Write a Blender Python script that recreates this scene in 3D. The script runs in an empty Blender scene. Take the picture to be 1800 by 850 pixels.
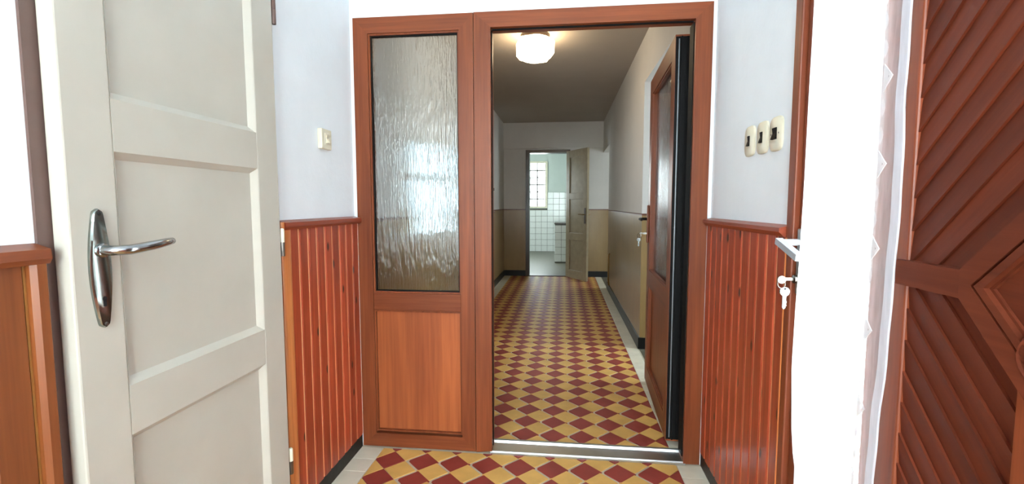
import bpy, bmesh, math, random
from mathutils import Vector, Matrix
random.seed(7)
S = bpy.context.scene
C = S.collection

# ------------------------------------------------------------------ camera
F_PX, YAW, PITCH, ROLL, EYE = 821.93, 0.109303, -0.079185, -0.000695, 1.2
fwd = Vector((-math.sin(YAW)*math.cos(PITCH), math.cos(YAW)*math.cos(PITCH), math.sin(PITCH)))
rgt = Vector((math.cos(YAW), math.sin(YAW), 0)); upv = rgt.cross(fwd)
r2 = math.cos(ROLL)*rgt + math.sin(ROLL)*upv; u2 = -math.sin(ROLL)*rgt + math.cos(ROLL)*upv
cam = bpy.data.cameras.new('camera'); cam_o = bpy.data.objects.new('camera', cam); C.objects.link(cam_o)
cam.sensor_width = 36; cam.sensor_fit = 'HORIZONTAL'; cam.lens = F_PX/1800*36; cam.clip_start = 0.02; cam.clip_end = 200
m3 = Matrix((r2, u2, -fwd)).transposed(); cam_o.matrix_world = Matrix.Translation((0, 0, EYE)) @ m3.to_4x4()
S.camera = cam_o
def on_x(px, py, X):                      # photo pixel -> point on the plane x = X (a wall)
    v = r2*((px-900)/F_PX) - u2*((py-425)/F_PX) + fwd
    return Vector((0, 0, EYE)) + v*(X/v.x)

# ------------------------------------------------------------------ sky, exposure
w = bpy.data.worlds.new('overcast_sky'); S.world = w; w.use_nodes = True
bg = w.node_tree.nodes['Background']; bg.inputs[0].default_value = (0.90, 0.96, 1.0, 1); bg.inputs[1].default_value = 1.0
S.view_settings.view_transform = 'Standard'; S.view_settings.look = 'None'
S.view_settings.gamma = 1; S.view_settings.use_curve_mapping = False
S.view_settings.exposure = 4.4
def portal(name, loc, rot, sx, sy):       # daylight portal in a window opening (guides the sky light, emits nothing)
    l = bpy.data.lights.new(name, 'AREA'); l.shape = 'RECTANGLE'; l.size = sx; l.size_y = sy; l.cycles.is_portal = True
    o = bpy.data.objects.new(name, l); C.objects.link(o); o.location = loc; o.rotation_euler = rot
H = math.pi/2
portal('daylight_back_window', (-0.17, -1.72, 1.45), (H, 0, math.pi), 1.4, 1.9)
portal('daylight_entrance_glass', (0.72, 1.185, 1.1), (0, H, 0), 1.75, 0.26)
portal('daylight_side_room', (2.72, 3.45, 1.5), (0, H, 0), 1.1, 1.1)
portal('daylight_corridor_window', (-1.08, 3.68, 1.32), (0, -H, 0), .73, 1.45)
portal('daylight_side_room_far', (2.72, 7.35, 1.5), (0, H, 0), 1.1, .7)
portal('daylight_kitchen_side', (-2.3, 10.1, 1.55), (0, -H, 0), 1.1, 1.8)  # portal of the added kitchen side window
portal('daylight_kitchen', (-1.2, 12.32, 1.7), (-H, 0, 0), 1.6, 1.2)

# ------------------------------------------------------------------ materials
def lin(c): return tuple((v/255/12.92 if v/255 <= .04045 else ((v/255+.055)/1.055)**2.4) for v in c) + (1,)
def newmat(name):
    m = bpy.data.materials.new(name); m.use_nodes = True
    return m, m.node_tree.nodes, m.node_tree.links, m.node_tree.nodes['Principled BSDF']
def coords(N, L, rnd=True):
    tc = N.new('ShaderNodeTexCoord')
    if not rnd: return tc.outputs['Object']
    oi = N.new('ShaderNodeObjectInfo'); mu = N.new('ShaderNodeMath'); mu.operation = 'MULTIPLY'; mu.inputs[1].default_value = 37
    L.new(oi.outputs['Random'], mu.inputs[0])
    va = N.new('ShaderNodeVectorMath'); va.operation = 'ADD'
    L.new(tc.outputs['Object'], va.inputs[0]); L.new(mu.outputs[0], va.inputs[1]); return va.outputs[0]
def mapping(N, L, vec, sc):
    mp = N.new('ShaderNodeMapping'); mp.inputs['Scale'].default_value = sc; L.new(vec, mp.inputs[0]); return mp.outputs[0]
def noise(N, L, vec, scale, detail=4, rough=.55, dist=0):
    n = N.new('ShaderNodeTexNoise'); n.inputs['Scale'].default_value = scale; n.inputs['Detail'].default_value = detail
    n.inputs['Roughness'].default_value = rough; n.inputs['Distortion'].default_value = dist; L.new(vec, n.inputs['Vector']); return n.outputs['Fac']
def ramp(N, L, fac, stops):
    r = N.new('ShaderNodeValToRGB'); e = r.color_ramp.elements
    while len(e) < len(stops): e.new(.5)
    for el, (p, c) in zip(e, stops): el.position = p; el.color = c
    L.new(fac, r.inputs[0]); return r.outputs[0]
def mixc(N, L, fac, a, b, mode='MIX'):
    m = N.new('ShaderNodeMix'); m.data_type = 'RGBA'; m.blend_type = mode
    for s, v in ((0, fac), (6, a), (7, b)):
        if hasattr(v, 'links') or hasattr(v, 'is_linked'): L.new(v, m.inputs[s])
        else: m.inputs[s].default_value = v
    return m.outputs[2]
def bump(N, L, b, height, strength, dist=.002):
    n = N.new('ShaderNodeBump'); n.inputs['Strength'].default_value = strength; n.inputs['Distance'].default_value = dist
    L.new(height, n.inputs['Height']); L.new(n.outputs[0], b.inputs['Normal'])
def plain(name, c, rough=.5, metal=0, var=.06, scale=25, bmp=0, coat=0, spec=.5):
    m, N, L, b = newmat(name); v = coords(N, L)
    n = noise(N, L, v, scale); lc = lin(c)
    L.new(ramp(N, L, n, [(.25, tuple(x*(1-var) for x in lc[:3])+(1,)), (.75, tuple(min(1, x*(1+var)) for x in lc[:3])+(1,))]), b.inputs['Base Color'])
    b.inputs['Roughness'].default_value = rough; b.inputs['Metallic'].default_value = metal; b.inputs['Specular IOR Level'].default_value = spec
    if coat: b.inputs['Coat Weight'].default_value = coat; b.inputs['Coat Roughness'].default_value = .15
    if bmp: bump(N, L, b, n, bmp)
    return m
def wood(name, dark, light, axis='z', rough=.35, knots=False, streak=40, var=.5, coat=.0, spec=.5):
    m, N, L, b = newmat(name); v = coords(N, L)
    sc = {'x': (.035, 1, 1), 'y': (1, .035, 1), 'z': (1, 1, .035)}[axis]
    v1 = mapping(N, L, v, sc)
    n1 = noise(N, L, v1, streak, 5, .6, .6); n2 = noise(N, L, v1, streak*4, 3, .6)
    broad = noise(N, L, mapping(N, L, v, tuple(max(.15, s) for s in sc)), 7, 2)
    d, l = lin(dark), lin(light)
    base = ramp(N, L, n1, [(.3, d), (.7, l)])
    base = mixc(N, L, .35, base, ramp(N, L, n2, [(.35, d), (.65, l)]))
    base = mixc(N, L, var, base, ramp(N, L, broad, [(.3, (.62, .6, .58, 1)), (.7, (1.25, 1.25, 1.2, 1))]), 'MULTIPLY')
    oi = N.new('ShaderNodeObjectInfo')
    base = mixc(N, L, .5, base, ramp(N, L, oi.outputs['Random'], [(0, (.8, .78, .76, 1)), (1, (1.12, 1.12, 1.12, 1))]), 'MULTIPLY')
    if knots:
        vo = N.new('ShaderNodeTexVoronoi'); vo.voronoi_dimensions = '2D'; vo.inputs['Scale'].default_value = 1.0
        sp = N.new('ShaderNodeSeparateXYZ'); L.new(v, sp.inputs[0]); cb = N.new('ShaderNodeCombineXYZ'); L.new(sp.outputs[1], cb.inputs[0]); L.new(sp.outputs[2], cb.inputs[1])
        L.new(mapping(N, L, cb.outputs[0], (7, 3.2, 1)), vo.inputs['Vector'])
        k = ramp(N, L, vo.outputs['Distance'], [(.035, (1, 1, 1, 1)), (.075, (0, 0, 0, 1))])
        base = mixc(N, L, k, base, lin((60, 22, 14)))
    L.new(base, b.inputs['Base Color']); b.inputs['Roughness'].default_value = rough
    b.inputs['Specular IOR Level'].default_value = spec
    if coat: b.inputs['Coat Weight'].default_value = coat; b.inputs['Coat Roughness'].default_value = .12
    bump(N, L, b, n1, .12, .001)
    return m
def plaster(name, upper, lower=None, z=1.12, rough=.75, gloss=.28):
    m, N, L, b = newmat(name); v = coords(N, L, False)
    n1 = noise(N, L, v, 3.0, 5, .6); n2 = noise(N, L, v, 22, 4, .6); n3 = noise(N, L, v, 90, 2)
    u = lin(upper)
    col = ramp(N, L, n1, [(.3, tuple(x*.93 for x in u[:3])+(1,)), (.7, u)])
    rgh = None
    if lower:
        sx = N.new('ShaderNodeSeparateXYZ'); L.new(v, sx.inputs[0])
        lo = lin(lower)
        lcol = ramp(N, L, noise(N, L, mapping(N, L, v, (1, 1, .4)), 6, 5), [(.3, tuple(x*.8 for x in lo[:3])+(1,)), (.7, lo)])
        gt = N.new('ShaderNodeMath'); gt.operation = 'GREATER_THAN'; gt.inputs[1].default_value = z; L.new(sx.outputs[2], gt.inputs[0])
        col = mixc(N, L, gt.outputs[0], lcol, col)
        g2 = N.new('ShaderNodeMath'); g2.operation = 'COMPARE'; g2.inputs[1].default_value = z; g2.inputs[2].default_value = .008; L.new(sx.outputs[2], g2.inputs[0])
        col = mixc(N, L, g2.outputs[0], col, lin((96, 56, 38)))
        mr = N.new('ShaderNodeMapRange'); mr.inputs[3].default_value = gloss; mr.inputs[4].default_value = rough; L.new(gt.outputs[0], mr.inputs[0])
        L.new(mr.outputs[0], b.inputs['Roughness'])
    else: b.inputs['Roughness'].default_value = rough
    L.new(col, b.inputs['Base Color'])
    h = N.new('ShaderNodeMath'); h.operation = 'ADD'; L.new(n2, h.inputs[0])
    h2 = N.new('ShaderNodeMath'); h2.operation = 'MULTIPLY'; h2.inputs[1].default_value = .25; L.new(n3, h2.inputs[0]); L.new(h2.outputs[0], h.inputs[1])
    bump(N, L, b, h.outputs[0], .35, .004)
    return m
def thin_glass(name, tint=(.95, .98, .97), refl=.12, rough=.02):
    m, N, L, b = newmat(name); N.remove(b)
    t = N.new('ShaderNodeBsdfTransparent'); t.inputs[0].default_value = tint + (1,)
    g = N.new('ShaderNodeBsdfGlossy'); g.inputs['Roughness'].default_value = rough
    fr = N.new('ShaderNodeFresnel'); fr.inputs[0].default_value = 1.5
    mx = N.new('ShaderNodeMixShader'); ge = N.new('ShaderNodeNewGeometry'); inv = N.new('ShaderNodeMath'); inv.operation = 'SUBTRACT'; inv.inputs[0].default_value = 1
    L.new(ge.outputs['Backfacing'], inv.inputs[1]); mu = N.new('ShaderNodeMath'); mu.operation = 'MULTIPLY'
    L.new(fr.outputs[0], mu.inputs[0]); L.new(inv.outputs[0], mu.inputs[1])      # the sheet reflects once, at the face met first
    L.new(mu.outputs[0], mx.inputs[0]); L.new(t.outputs[0], mx.inputs[1]); L.new(g.outputs[0], mx.inputs[2])
    L.new(mx.outputs[0], N['Material Output'].inputs[0]); return m
def rain_glass(name):
    m, N, L, b = newmat(name); v = coords(N, L, False)
    n1 = noise(N, L, mapping(N, L, v, (1, 1, .07)), 150, 3, .5, .4)
    n2 = noise(N, L, mapping(N, L, v, (1, 1, .3)), 45, 2, .5)
    a = N.new('ShaderNodeMath'); a.operation = 'ADD'; L.new(n1, a.inputs[0]); L.new(n2, a.inputs[1])
    b.inputs['Base Color'].default_value = (.86, .92, .95, 1); b.inputs['Roughness'].default_value = .06
    b.inputs['Transmission Weight'].default_value = 1; b.inputs['IOR'].default_value = 1.45
    bump(N, L, b, a.outputs[0], .62, .004); return m
def sheer(name, alpha, col=(.93, .94, .96), weave=0):
    m, N, L, b = newmat(name); N.remove(b)
    d = N.new('ShaderNodeBsdfDiffuse'); d.inputs[0].default_value = col + (1,)
    tl = N.new('ShaderNodeBsdfTranslucent'); tl.inputs[0].default_value = col + (1,)
    mx = N.new('ShaderNodeMixShader'); mx.inputs[0].default_value = .5; L.new(d.outputs[0], mx.inputs[1]); L.new(tl.outputs[0], mx.inputs[2])
    t = N.new('ShaderNodeBsdfTransparent'); m2 = N.new('ShaderNodeMixShader')
    v = coords(N, L, False); n = noise(N, L, mapping(N, L, v, (1, 1, .15)), 60, 3)
    mr = N.new('ShaderNodeMapRange'); mr.inputs[1].default_value = .3; mr.inputs[2].default_value = .7
    mr.inputs[3].default_value = alpha-.08; mr.inputs[4].default_value = alpha+.08; L.new(n, mr.inputs[0])
    L.new(mr.outputs[0], m2.inputs[0]); L.new(t.outputs[0], m2.inputs[1]); L.new(mx.outputs[0], m2.inputs[2])
    L.new(m2.outputs[0], N['Material Output'].inputs[0]); return m

M = {}
M['white_wall'] = plaster('white_plaster', (237, 243, 248))
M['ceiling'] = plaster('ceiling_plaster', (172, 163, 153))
M['corridor'] = plaster('corridor_two_tone_paint', (204, 201, 197), (150, 122, 78))
M['kitchen_wall'] = plaster('kitchen_plaster', (190, 200, 193))
M['oak_z'] = wood('brown_oak_foil_upright', (106, 50, 28), (140, 75, 43), 'z', .38, streak=26, spec=.3)
M['oak_x'] = wood('brown_oak_foil_level', (106, 50, 28), (140, 75, 43), 'x', .38, streak=26, spec=.3)
M['oak_panel'] = wood('brown_oak_foil_panel', (136, 68, 38), (180, 100, 56), 'z', .38, streak=14, spec=.35)
M['pine'] = wood('red_stained_pine', (140, 54, 33), (188, 85, 55), 'z', .3, knots=True, streak=30)
M['pine_y'] = wood('red_stained_pine_cap', (112, 42, 24), (160, 74, 46), 'y', .35, streak=30)
M['tongue'] = wood('pale_pine_tongue', (244, 168, 112), (255, 206, 156), 'z', .4)  # paler strip in the seams between boards
M['pine_light'] = wood('worn_pine_edge', (168, 76, 36), (240, 160, 96), 'z', .3, streak=14)
M['ash'] = wood('honey_brown_board', (106, 52, 24), (142, 82, 43), 'z', .35, streak=16)
M['ash_y'] = wood('honey_brown_cap', (104, 50, 26), (132, 72, 40), 'y', .35, streak=16)
M['ash_tongue'] = wood('yellow_bare_tongue', (176, 122, 60), (204, 156, 88), 'z', .4)
M['door_x'] = wood('entrance_door_board', (84, 34, 20), (112, 51, 31), 'x', .55, streak=18, spec=.2)
M['door_z'] = wood('entrance_door_stile', (108, 46, 22), (146, 72, 38), 'z', .45, streak=30)
M['door_y'] = wood('entrance_door_rail', (86, 37, 22), (114, 54, 34), 'y', .55, streak=18, spec=.2)
M['frame_brown'] = plain('brown_painted_frame', (98, 76, 70), .45, bmp=.2, scale=40)
M['door_white'] = plain('ivory_gloss_paint', (188, 184, 173), .36, var=.05, scale=6)
M['chrome'] = plain('worn_chrome', (168, 172, 174), .18, 1, var=.08)
M['chrome_plate'] = plain('dull_chrome_plate', (150, 158, 154), .22, 1, var=.12)
M['alu_matt'] = plain('matt_silver_paint', (176, 182, 190), .4, .35, var=.05)
M['alu'] = plain('brushed_aluminium', (200, 204, 206), .32, 1, var=.05)
M['edge_highlight'] = plain('painted_edge_highlight', (120, 124, 128), .4, .6)  # highlight on the leaf edge, put into the colour
M['steel'] = plain('steel', (128, 125, 120), .3, 1)
M['black'] = plain('black_rubber', (9, 9, 10), .6, var=.2, spec=.15)
M['black_base'] = plain('black_skirting_paint', (15, 15, 15), .38, var=.3, bmp=.5, spec=.25)
M['dark'] = plain('dark_hole', (16, 16, 16), .6)
M['grout'] = plain('grout', (186, 176, 156), .8)
M['red_tile'] = plain('red_clay_tile', (138, 56, 48), .5, var=.16, scale=9, spec=.3)
M['ochre_tile'] = plain('ochre_clay_tile', (206, 164, 92), .5, var=.14, scale=9, spec=.3)
M['cream_tile'] = plain('cream_border_tile', (208, 202, 184), .42, var=.12, scale=7)
M['white_tile'] = plain('white_glazed_tile', (214, 218, 214), .12, var=.04)
M['dark_grout'] = plain('dark_grout', (96, 96, 88), .8)
M['kitchen_floor'] = plain('grey_kitchen_floor', (98, 96, 84), .4, var=.2)
M['ivory_plastic'] = plain('ivory_plastic', (220, 214, 192), .35, var=.03)
M['black_plastic'] = plain('black_plastic', (16, 13, 13), .6, spec=.15)
M['old_door'] = plain('olive_brown_gloss_paint', (160, 146, 120), .22, var=.12, scale=12)
M['old_frame'] = plain('dark_brown_gloss_paint', (58, 46, 38), .3)
M['brass'] = plain('old_brass_pipe', (150, 118, 70), .35, .8)
M['concrete'] = plain('pale_concrete', (190, 188, 184), .8)
M['glass'] = thin_glass('clear_glass')
M['rain'] = rain_glass('rain_textured_glass')
M['block'] = thin_glass('glass_block', (.93, .96, .95))
M['dim_glass'] = thin_glass('daylight_dimming_glass', (.36, .40, .42))  # tint added to cut the daylight the corridor window lets in
M['sheer'] = sheer('plain_voile', .5, (.88, .88, .9))
M['lace'] = sheer('lace_voile', .62)
M['edging'] = sheer('lace_edging', .78)
M['hem'] = sheer('voile_hem', .92, (.86, .88, .93))
def lampmat():
    m, N, L, b = newmat('lit_milk_glass'); v = coords(N, L, False)
    n = noise(N, L, v, 30)
    L.new(ramp(N, L, n, [(.3, (1, .72, .40, 1)), (.7, (1, .80, .52, 1))]), b.inputs['Emission Color'])
    b.inputs['Emission Strength'].default_value = 1.1; b.inputs['Base Color'].default_value = (.9, .85, .75, 1); return m
M['lamp'] = lampmat()

# ------------------------------------------------------------------ mesh tools
ORG = {}
class MB:
    def __init__(s): s.v = []; s.f = []; s.m = []
    def add(s, vs, fs, mat=0):
        o = len(s.v); s.v += [tuple(p) for p in vs]; s.f += [tuple(i+o for i in f) for f in fs]; s.m += [mat]*len(fs); return s
    def box(s, x0, x1, y0, y1, z0, z1, mat=0, b=0):
        if b <= 0:
            vs = [(x, y, z) for z in (z0, z1) for y in (y0, y1) for x in (x0, x1)]
            return s.add(vs, [(0, 2, 3, 1), (4, 5, 7, 6), (0, 1, 5, 4), (2, 6, 7, 3), (0, 4, 6, 2), (1, 3, 7, 5)], mat)
        bm = bmesh.new(); bmesh.ops.create_cube(bm, size=1)
        for v in bm.verts: v.co = Vector(((x0+x1)/2 + v.co.x*(x1-x0), (y0+y1)/2 + v.co.y*(y1-y0), (z0+z1)/2 + v.co.z*(z1-z0)))
        bmesh.ops.bevel(bm, geom=bm.edges[:], offset=b, segments=2, affect='EDGES', profile=.5)
        bm.verts.index_update(); s.add([v.co[:] for v in bm.verts], [[v.index for v in f.verts] for f in bm.faces], mat); bm.free(); return s
    def prism(s, poly, fn, a, b, mat=0):      # poly of (p,q); fn(p,q,t)->xyz ; extruded from a to b
        n = len(poly); vs = [fn(p, q, a) for p, q in poly] + [fn(p, q, b) for p, q in poly]
        fs = [tuple(range(n)), tuple(range(2*n-1, n-1, -1))] + [(i, i+n, (i+1) % n+n, (i+1) % n) for i in range(n)]
        return s.add(vs, fs, mat)
    def tube(s, pts, rad, n=12, mat=0, flat=(1, 1)):
        pts = [Vector(p) for p in pts]; rs = rad if isinstance(rad, (list, tuple)) else [rad]*len(pts)
        vs = []; prev = None
        for i, p in enumerate(pts):
            t = (pts[min(i+1, len(pts)-1)] - pts[max(i-1, 0)]).normalized()
            ref = prev if prev else (Vector((0, 0, 1)) if abs(t.z) < .9 else Vector((1, 0, 0)))
            a = (ref - t*ref.dot(t)).normalized(); b = t.cross(a); prev = a
            for k in range(n):
                q = 2*math.pi*k/n; vs.append(p + (a*math.cos(q)*flat[0] + b*math.sin(q)*flat[1])*rs[i])
        fs = [(i*n+k, i*n+(k+1) % n, (i+1)*n+(k+1) % n, (i+1)*n+k) for i in range(len(pts)-1) for k in range(n)]
        fs += [tuple(range(n-1, -1, -1)), tuple(range((len(pts)-1)*n, len(pts)*n))]
        return s.add(vs, fs, mat)
    def lathe(s, prof, n=24, c=(0, 0, 0), axis='z', mat=0, phase=0):
        vs = []
        for r, h in prof:
            for k in range(n):
                q = 2*math.pi*k/n+phase; a, b = r*math.cos(q), r*math.sin(q)
                p = {'z': (a, b, h), 'x': (h, a, b), 'y': (a, h, b)}[axis]; vs.append((c[0]+p[0], c[1]+p[1], c[2]+p[2]))
        m = len(prof); fs = [(i*n+k, i*n+(k+1) % n, (i+1)*n+(k+1) % n, (i+1)*n+k) for i in range(m-1) for k in range(n)]
        fs += [tuple(range(n-1, -1, -1)), tuple(range((m-1)*n, m*n))]
        return s.add(vs, fs, mat)
    def mesh(s, name, mats, o=(0, 0, 0), smooth=False):
        me = bpy.data.meshes.new(name); me.from_pydata([(x-o[0], y-o[1], z-o[2]) for x, y, z in s.v], [], s.f)
        for mm in (mats if isinstance(mats, (list, tuple)) else [mats]): me.materials.append(M[mm])
        for p, i in zip(me.polygons, s.m): p.material_index = i
        bm = bmesh.new(); bm.from_mesh(me); bmesh.ops.recalc_face_normals(bm, faces=bm.faces); bm.to_mesh(me); bm.free()
        if smooth:
            me.shade_smooth()
            me.set_sharp_from_angle(angle=math.radians(40))
        return me
    def build(s, name, mats, parent=None, smooth=False, label=None, origin=None):
        o = ORG.get(parent.name, (0, 0, 0)) if parent else (origin or (0, 0, 0))
        ob = bpy.data.objects.new(name, s.mesh(name, mats, o, smooth)); C.objects.link(ob)
        if parent: ob.parent = parent
        elif origin: ob.location = origin
        ORG[ob.name] = o
        if label: ob['label'] = label
        return ob
def tag(o, label, cat=None, group=None, kind=None):
    o['label'] = label
    if cat: o['category'] = cat
    if group: o['group'] = group
    if kind: o['kind'] = kind
    return o
def thing(name, loc, label, cat=None, group=None, kind=None, rotz=0, local=False):
    o = bpy.data.objects.new(name, None); C.objects.link(o); o.location = loc; o.rotation_euler = (0, 0, rotz); o.empty_display_size = .1
    ORG[o.name] = (0, 0, 0) if local else tuple(loc)
    return tag(o, label, cat, group, kind)
def inst(name, me, parent, loc, rot=(0, 0, 0)):          # shares mesh data; loc in world coordinates
    ob = bpy.data.objects.new(name, me); C.objects.link(ob); o = ORG[parent.name]
    ob.parent = parent; ob.location = (loc[0]-o[0], loc[1]-o[1], loc[2]-o[2]); ob.rotation_euler = rot; ORG[ob.name] = o; return ob
def clip(poly, a, b, c):                                  # keep a*x+b*y <= c
    out = []
    for i in range(len(poly)):
        p, q = poly[i], poly[(i+1) % len(poly)]; dp, dq = a*p[0]+b*p[1]-c, a*q[0]+b*q[1]-c
        if dp <= 0: out.append(p)
        if (dp < 0 < dq) or (dq < 0 < dp):
            t = dp/(dp-dq); out.append((p[0]+(q[0]-p[0])*t, p[1]+(q[1]-p[1])*t))
    return out
def area(p): return abs(sum(p[i][0]*p[(i+1) % len(p)][1]-p[(i+1) % len(p)][0]*p[i][1] for i in range(len(p))))/2 if len(p) > 2 else 0
def struct(mb, name, mats, label, cat): return tag(mb.build(name, mats), label, cat, None, 'structure')

XL, XR, CEIL, PY = -1.0, .65, 2.55, 2.157
CR = .64                                                  # right wall of the corridor
# ------------------------------------------------------------------ room shell
b = MB()
b.box(-1.2, XL, -1.7, .80, 0, CEIL); b.box(-1.2, XL, 1.50, PY+.10, 0, CEIL); b.box(-1.2, XL, .80, 1.50, 2.0, CEIL)
struct(b, 'wall_left', 'white_wall', 'white plastered vestibule wall holding the ivory panel door', 'wall')
b = MB()
b.box(XR, .85, 1.41, PY+.10, 0, CEIL); b.box(XR, .85, -1.7, .24, 0, CEIL); b.box(XR, .85, .24, 1.41, 2.06, CEIL)
struct(b, 'wall_right', 'white_wall', 'white plastered vestibule wall with three switches', 'wall')
b = MB()
b.box(XL, XR, PY+.005, PY+.14, 2.068, CEIL); b.box(XL, -.985, PY+.004, PY+.1, 0, 2.068); b.box(.634, XR, PY+.004, PY+.1, 0, 2.068)
struct(b, 'wall_front', 'white_wall', 'white wall above the brown glazed door frame', 'wall')
b = MB()
wx0, wx1, wz0, wz1 = -.9, .55, .45, 2.42
b.box(-1.2, .85, -1.9, -1.7, 0, wz0); b.box(-1.2, .85, -1.9, -1.7, wz1, CEIL); b.box(-1.2, wx0, -1.9, -1.7, wz0, wz1); b.box(wx1, .85, -1.9, -1.7, wz0, wz1)
struct(b, 'wall_back', 'white_wall', 'white vestibule wall with a wide window, facing the corridor', 'wall')
struct(MB().box(-1.2, .85, -1.9, PY+.14, CEIL, CEIL+.1), 'ceiling', 'white_wall', 'white vestibule ceiling', 'ceiling')
wn = thing('window_1', (-.17, -1.8, wz0), 'wide white window in the vestibule wall facing the corridor', 'window', None, 'structure')
MB().box(wx0, wx1, -1.84, -1.76, wz0, wz0+.05).box(wx0, wx1, -1.84, -1.76, wz1-.05, wz1).box(wx0, wx0+.05, -1.84, -1.76, wz0+.05, wz1-.05).box(wx1-.05, wx1, -1.84, -1.76, wz0+.05, wz1-.05).box(-.2, -.14, -1.84, -1.76, wz0+.05, wz1-.05).build('window_frame', 'door_white', wn)
for a, c in ((wx0+.05, -.2), (-.14, wx1-.05)): MB().box(a, c, -1.803, -1.797, wz0+.05, wz1-.05).build('pane', 'glass', wn)

YE = 7.85
vy0, vy1, vz0, vz1 = 2.95, 4.4, .95, 1.68
b = MB().box(-1.2, XL, PY+.1, vy0, 0, CEIL).box(-1.2, XL, vy1, YE, 0, CEIL).box(-1.2, XL, vy0, vy1, 0, vz0).box(-1.2, XL, vy0, vy1, vz1, CEIL)
struct(b, 'wall_corridor_left', 'corridor', 'corridor wall with tan dado on the side away from the open doorways', 'wall')
wn = thing('window_5', (-1.1, 3.55, vz0), 'white framed corridor window behind the rain glass panel', 'window', None, 'structure')
MB().box(-1.05, -.99, vy0, vy0+.05, vz0, vz1).box(-1.05, -.99, vy1-.05, vy1, vz0, vz1).box(-1.05, -.99, vy0+.05, vy1-.05, vz0, vz0+.05).box(-1.05, -.99, vy0+.05, vy1-.05, vz1-.05, vz1).box(-1.045, -1.0, 3.65, 3.69, vz0+.05, vz1-.05).box(-1.045, -1.0, vy0+.05, vy1-.05, 1.38, 1.41).build('window_frame', 'door_white', wn)
for ya, yb in ((vy0+.05, 3.65), (3.69, vy1-.05)):
    for za, zb in ((vz0+.05, 1.38), (1.41, vz1-.05)): MB().box(-1.022, -1.018, ya, yb, za, zb).build('pane', 'dim_glass', wn)
b = MB(); Y1, Y2, Y3 = 3.0, 3.93, 6.81
b.box(CR, CR+.16, PY+.14, Y1, 0, CEIL); b.box(CR, CR+.16, Y1, Y2, 2.18, CEIL); b.box(CR, CR+.16, Y2, Y3, 0, CEIL); b.box(CR, CR+.16, Y3, YE, 2.05, CEIL)
struct(b, 'wall_corridor_right', 'corridor', 'corridor wall with glossy tan dado and open doorways', 'wall')
dx0, dx1, dz = -.60, .075, 2.075
b = MB(); b.box(-2.4, dx0, YE, YE+.15, 0, CEIL); b.box(dx1, 2.9, YE, YE+.15, 0, CEIL); b.box(dx0, dx1, YE, YE+.15, dz, CEIL)
b.box(XL, CR, YE-.03, YE, 2.13, CEIL)
struct(b, 'wall_corridor_end', 'corridor', 'end wall of the corridor around the kitchen doorway', 'wall')
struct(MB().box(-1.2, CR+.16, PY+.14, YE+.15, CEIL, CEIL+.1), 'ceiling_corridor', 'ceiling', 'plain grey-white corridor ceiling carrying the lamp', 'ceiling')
# side room behind the doorways of the corridor
b = MB(); b.box(CR+.16, 2.9, 2.4, 2.55, 0, CEIL); b.box(CR+.16, 2.9, 2.4, YE+.15, CEIL, CEIL+.1)
b.box(2.6, 2.9, 2.55, YE, 0, .95); b.box(2.6, 2.9, 2.55, YE, 2.05, CEIL); b.box(2.6, 2.9, 2.55, 2.9, .95, 2.05); b.box(2.6, 2.9, 4.0, 7.0, .95, 2.05); b.box(2.6, 2.9, 7.7, YE, .95, 2.05)
struct(b, 'wall_side_room', 'white_wall', 'white walls of the bright side room behind the corridor doorways', 'wall')
for nm, ya, yb, lb in (('window_2', 2.9, 4.0, 'side room window facing the corridor doorway by the glazed leaf'), ('window_4', 7.0, 7.7, 'side room window near the end wall of the corridor')):
    wn = thing(nm, (2.75, ya, .95), lb, 'window', None, 'structure')
    MB().box(2.7, 2.76, ya, ya+.05, .95, 2.05).box(2.7, 2.76, yb-.05, yb, .95, 2.05).box(2.7, 2.76, ya+.05, yb-.05, .95, 1.0).box(2.7, 2.76, ya+.05, yb-.05, 2.0, 2.05).build('window_frame', 'door_white', wn)
    MB().box(2.727, 2.733, ya+.05, yb-.05, 1.0, 2.0).build('pane', 'glass', wn)
# kitchen at the end
KY = 12.1
b = MB(); b.box(-2.4, -2.2, YE+.15, 9.2, 0, CEIL).box(-2.4, -2.2, 11.0, KY, 0, CEIL).box(-2.4, -2.2, 9.2, 11.0, 0, 1.0).box(-2.4, -2.2, 9.2, 11.0, 2.1, CEIL); b.box(1.3, 1.5, YE+.15, KY, 0, CEIL); b.box(-2.4, 1.5, YE+.15, KY+.3, CEIL, CEIL+.1)
kx0, kx1, kz0, kz1 = -2.0, -.41, 1.12, 2.31
b.box(-2.4, 1.5, KY, KY+.3, 0, kz0); b.box(-2.4, 1.5, KY, KY+.3, kz1, CEIL); b.box(-2.4, kx0, KY, KY+.3, kz0, kz1); b.box(kx1, 1.5, KY, KY+.3, kz0, kz1)
kw = struct(b, 'wall_kitchen', 'kitchen_wall', 'pale green kitchen walls with white tiles beyond the end doorway', 'wall')
tm = MB().box(-.073, .073, -.008, 0, -.073, .073, 0, .003).mesh('wall_tile', 'white_tile')
struct(MB().box(-2.2, 1.3, KY-.004, KY, 0, 1.11), 'trim_1', 'dark_grout', 'dark grout bed behind the white kitchen wall tiles', 'tile grout')
ORG[kw.name] = (0, 0, 0)
for i in range(11):
    for j in range(11):
        x = kx1+.076+.152*(i-5); z = .075+.152*j
        if z+.073 > kz0 and x-.07 < kx1: continue
        if z > 1.52: continue
        inst('wall_tile', tm, kw, (x, KY-.003, z))
MB().box(kx1, 1.3, KY-.004, KY, 1.11, 1.52).build('tile_grout', 'dark_grout', kw)
wn = thing('window_3', (-1.2, KY, kz0), 'kitchen window of square glass blocks with a cream frame', 'window', None, 'structure')
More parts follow.
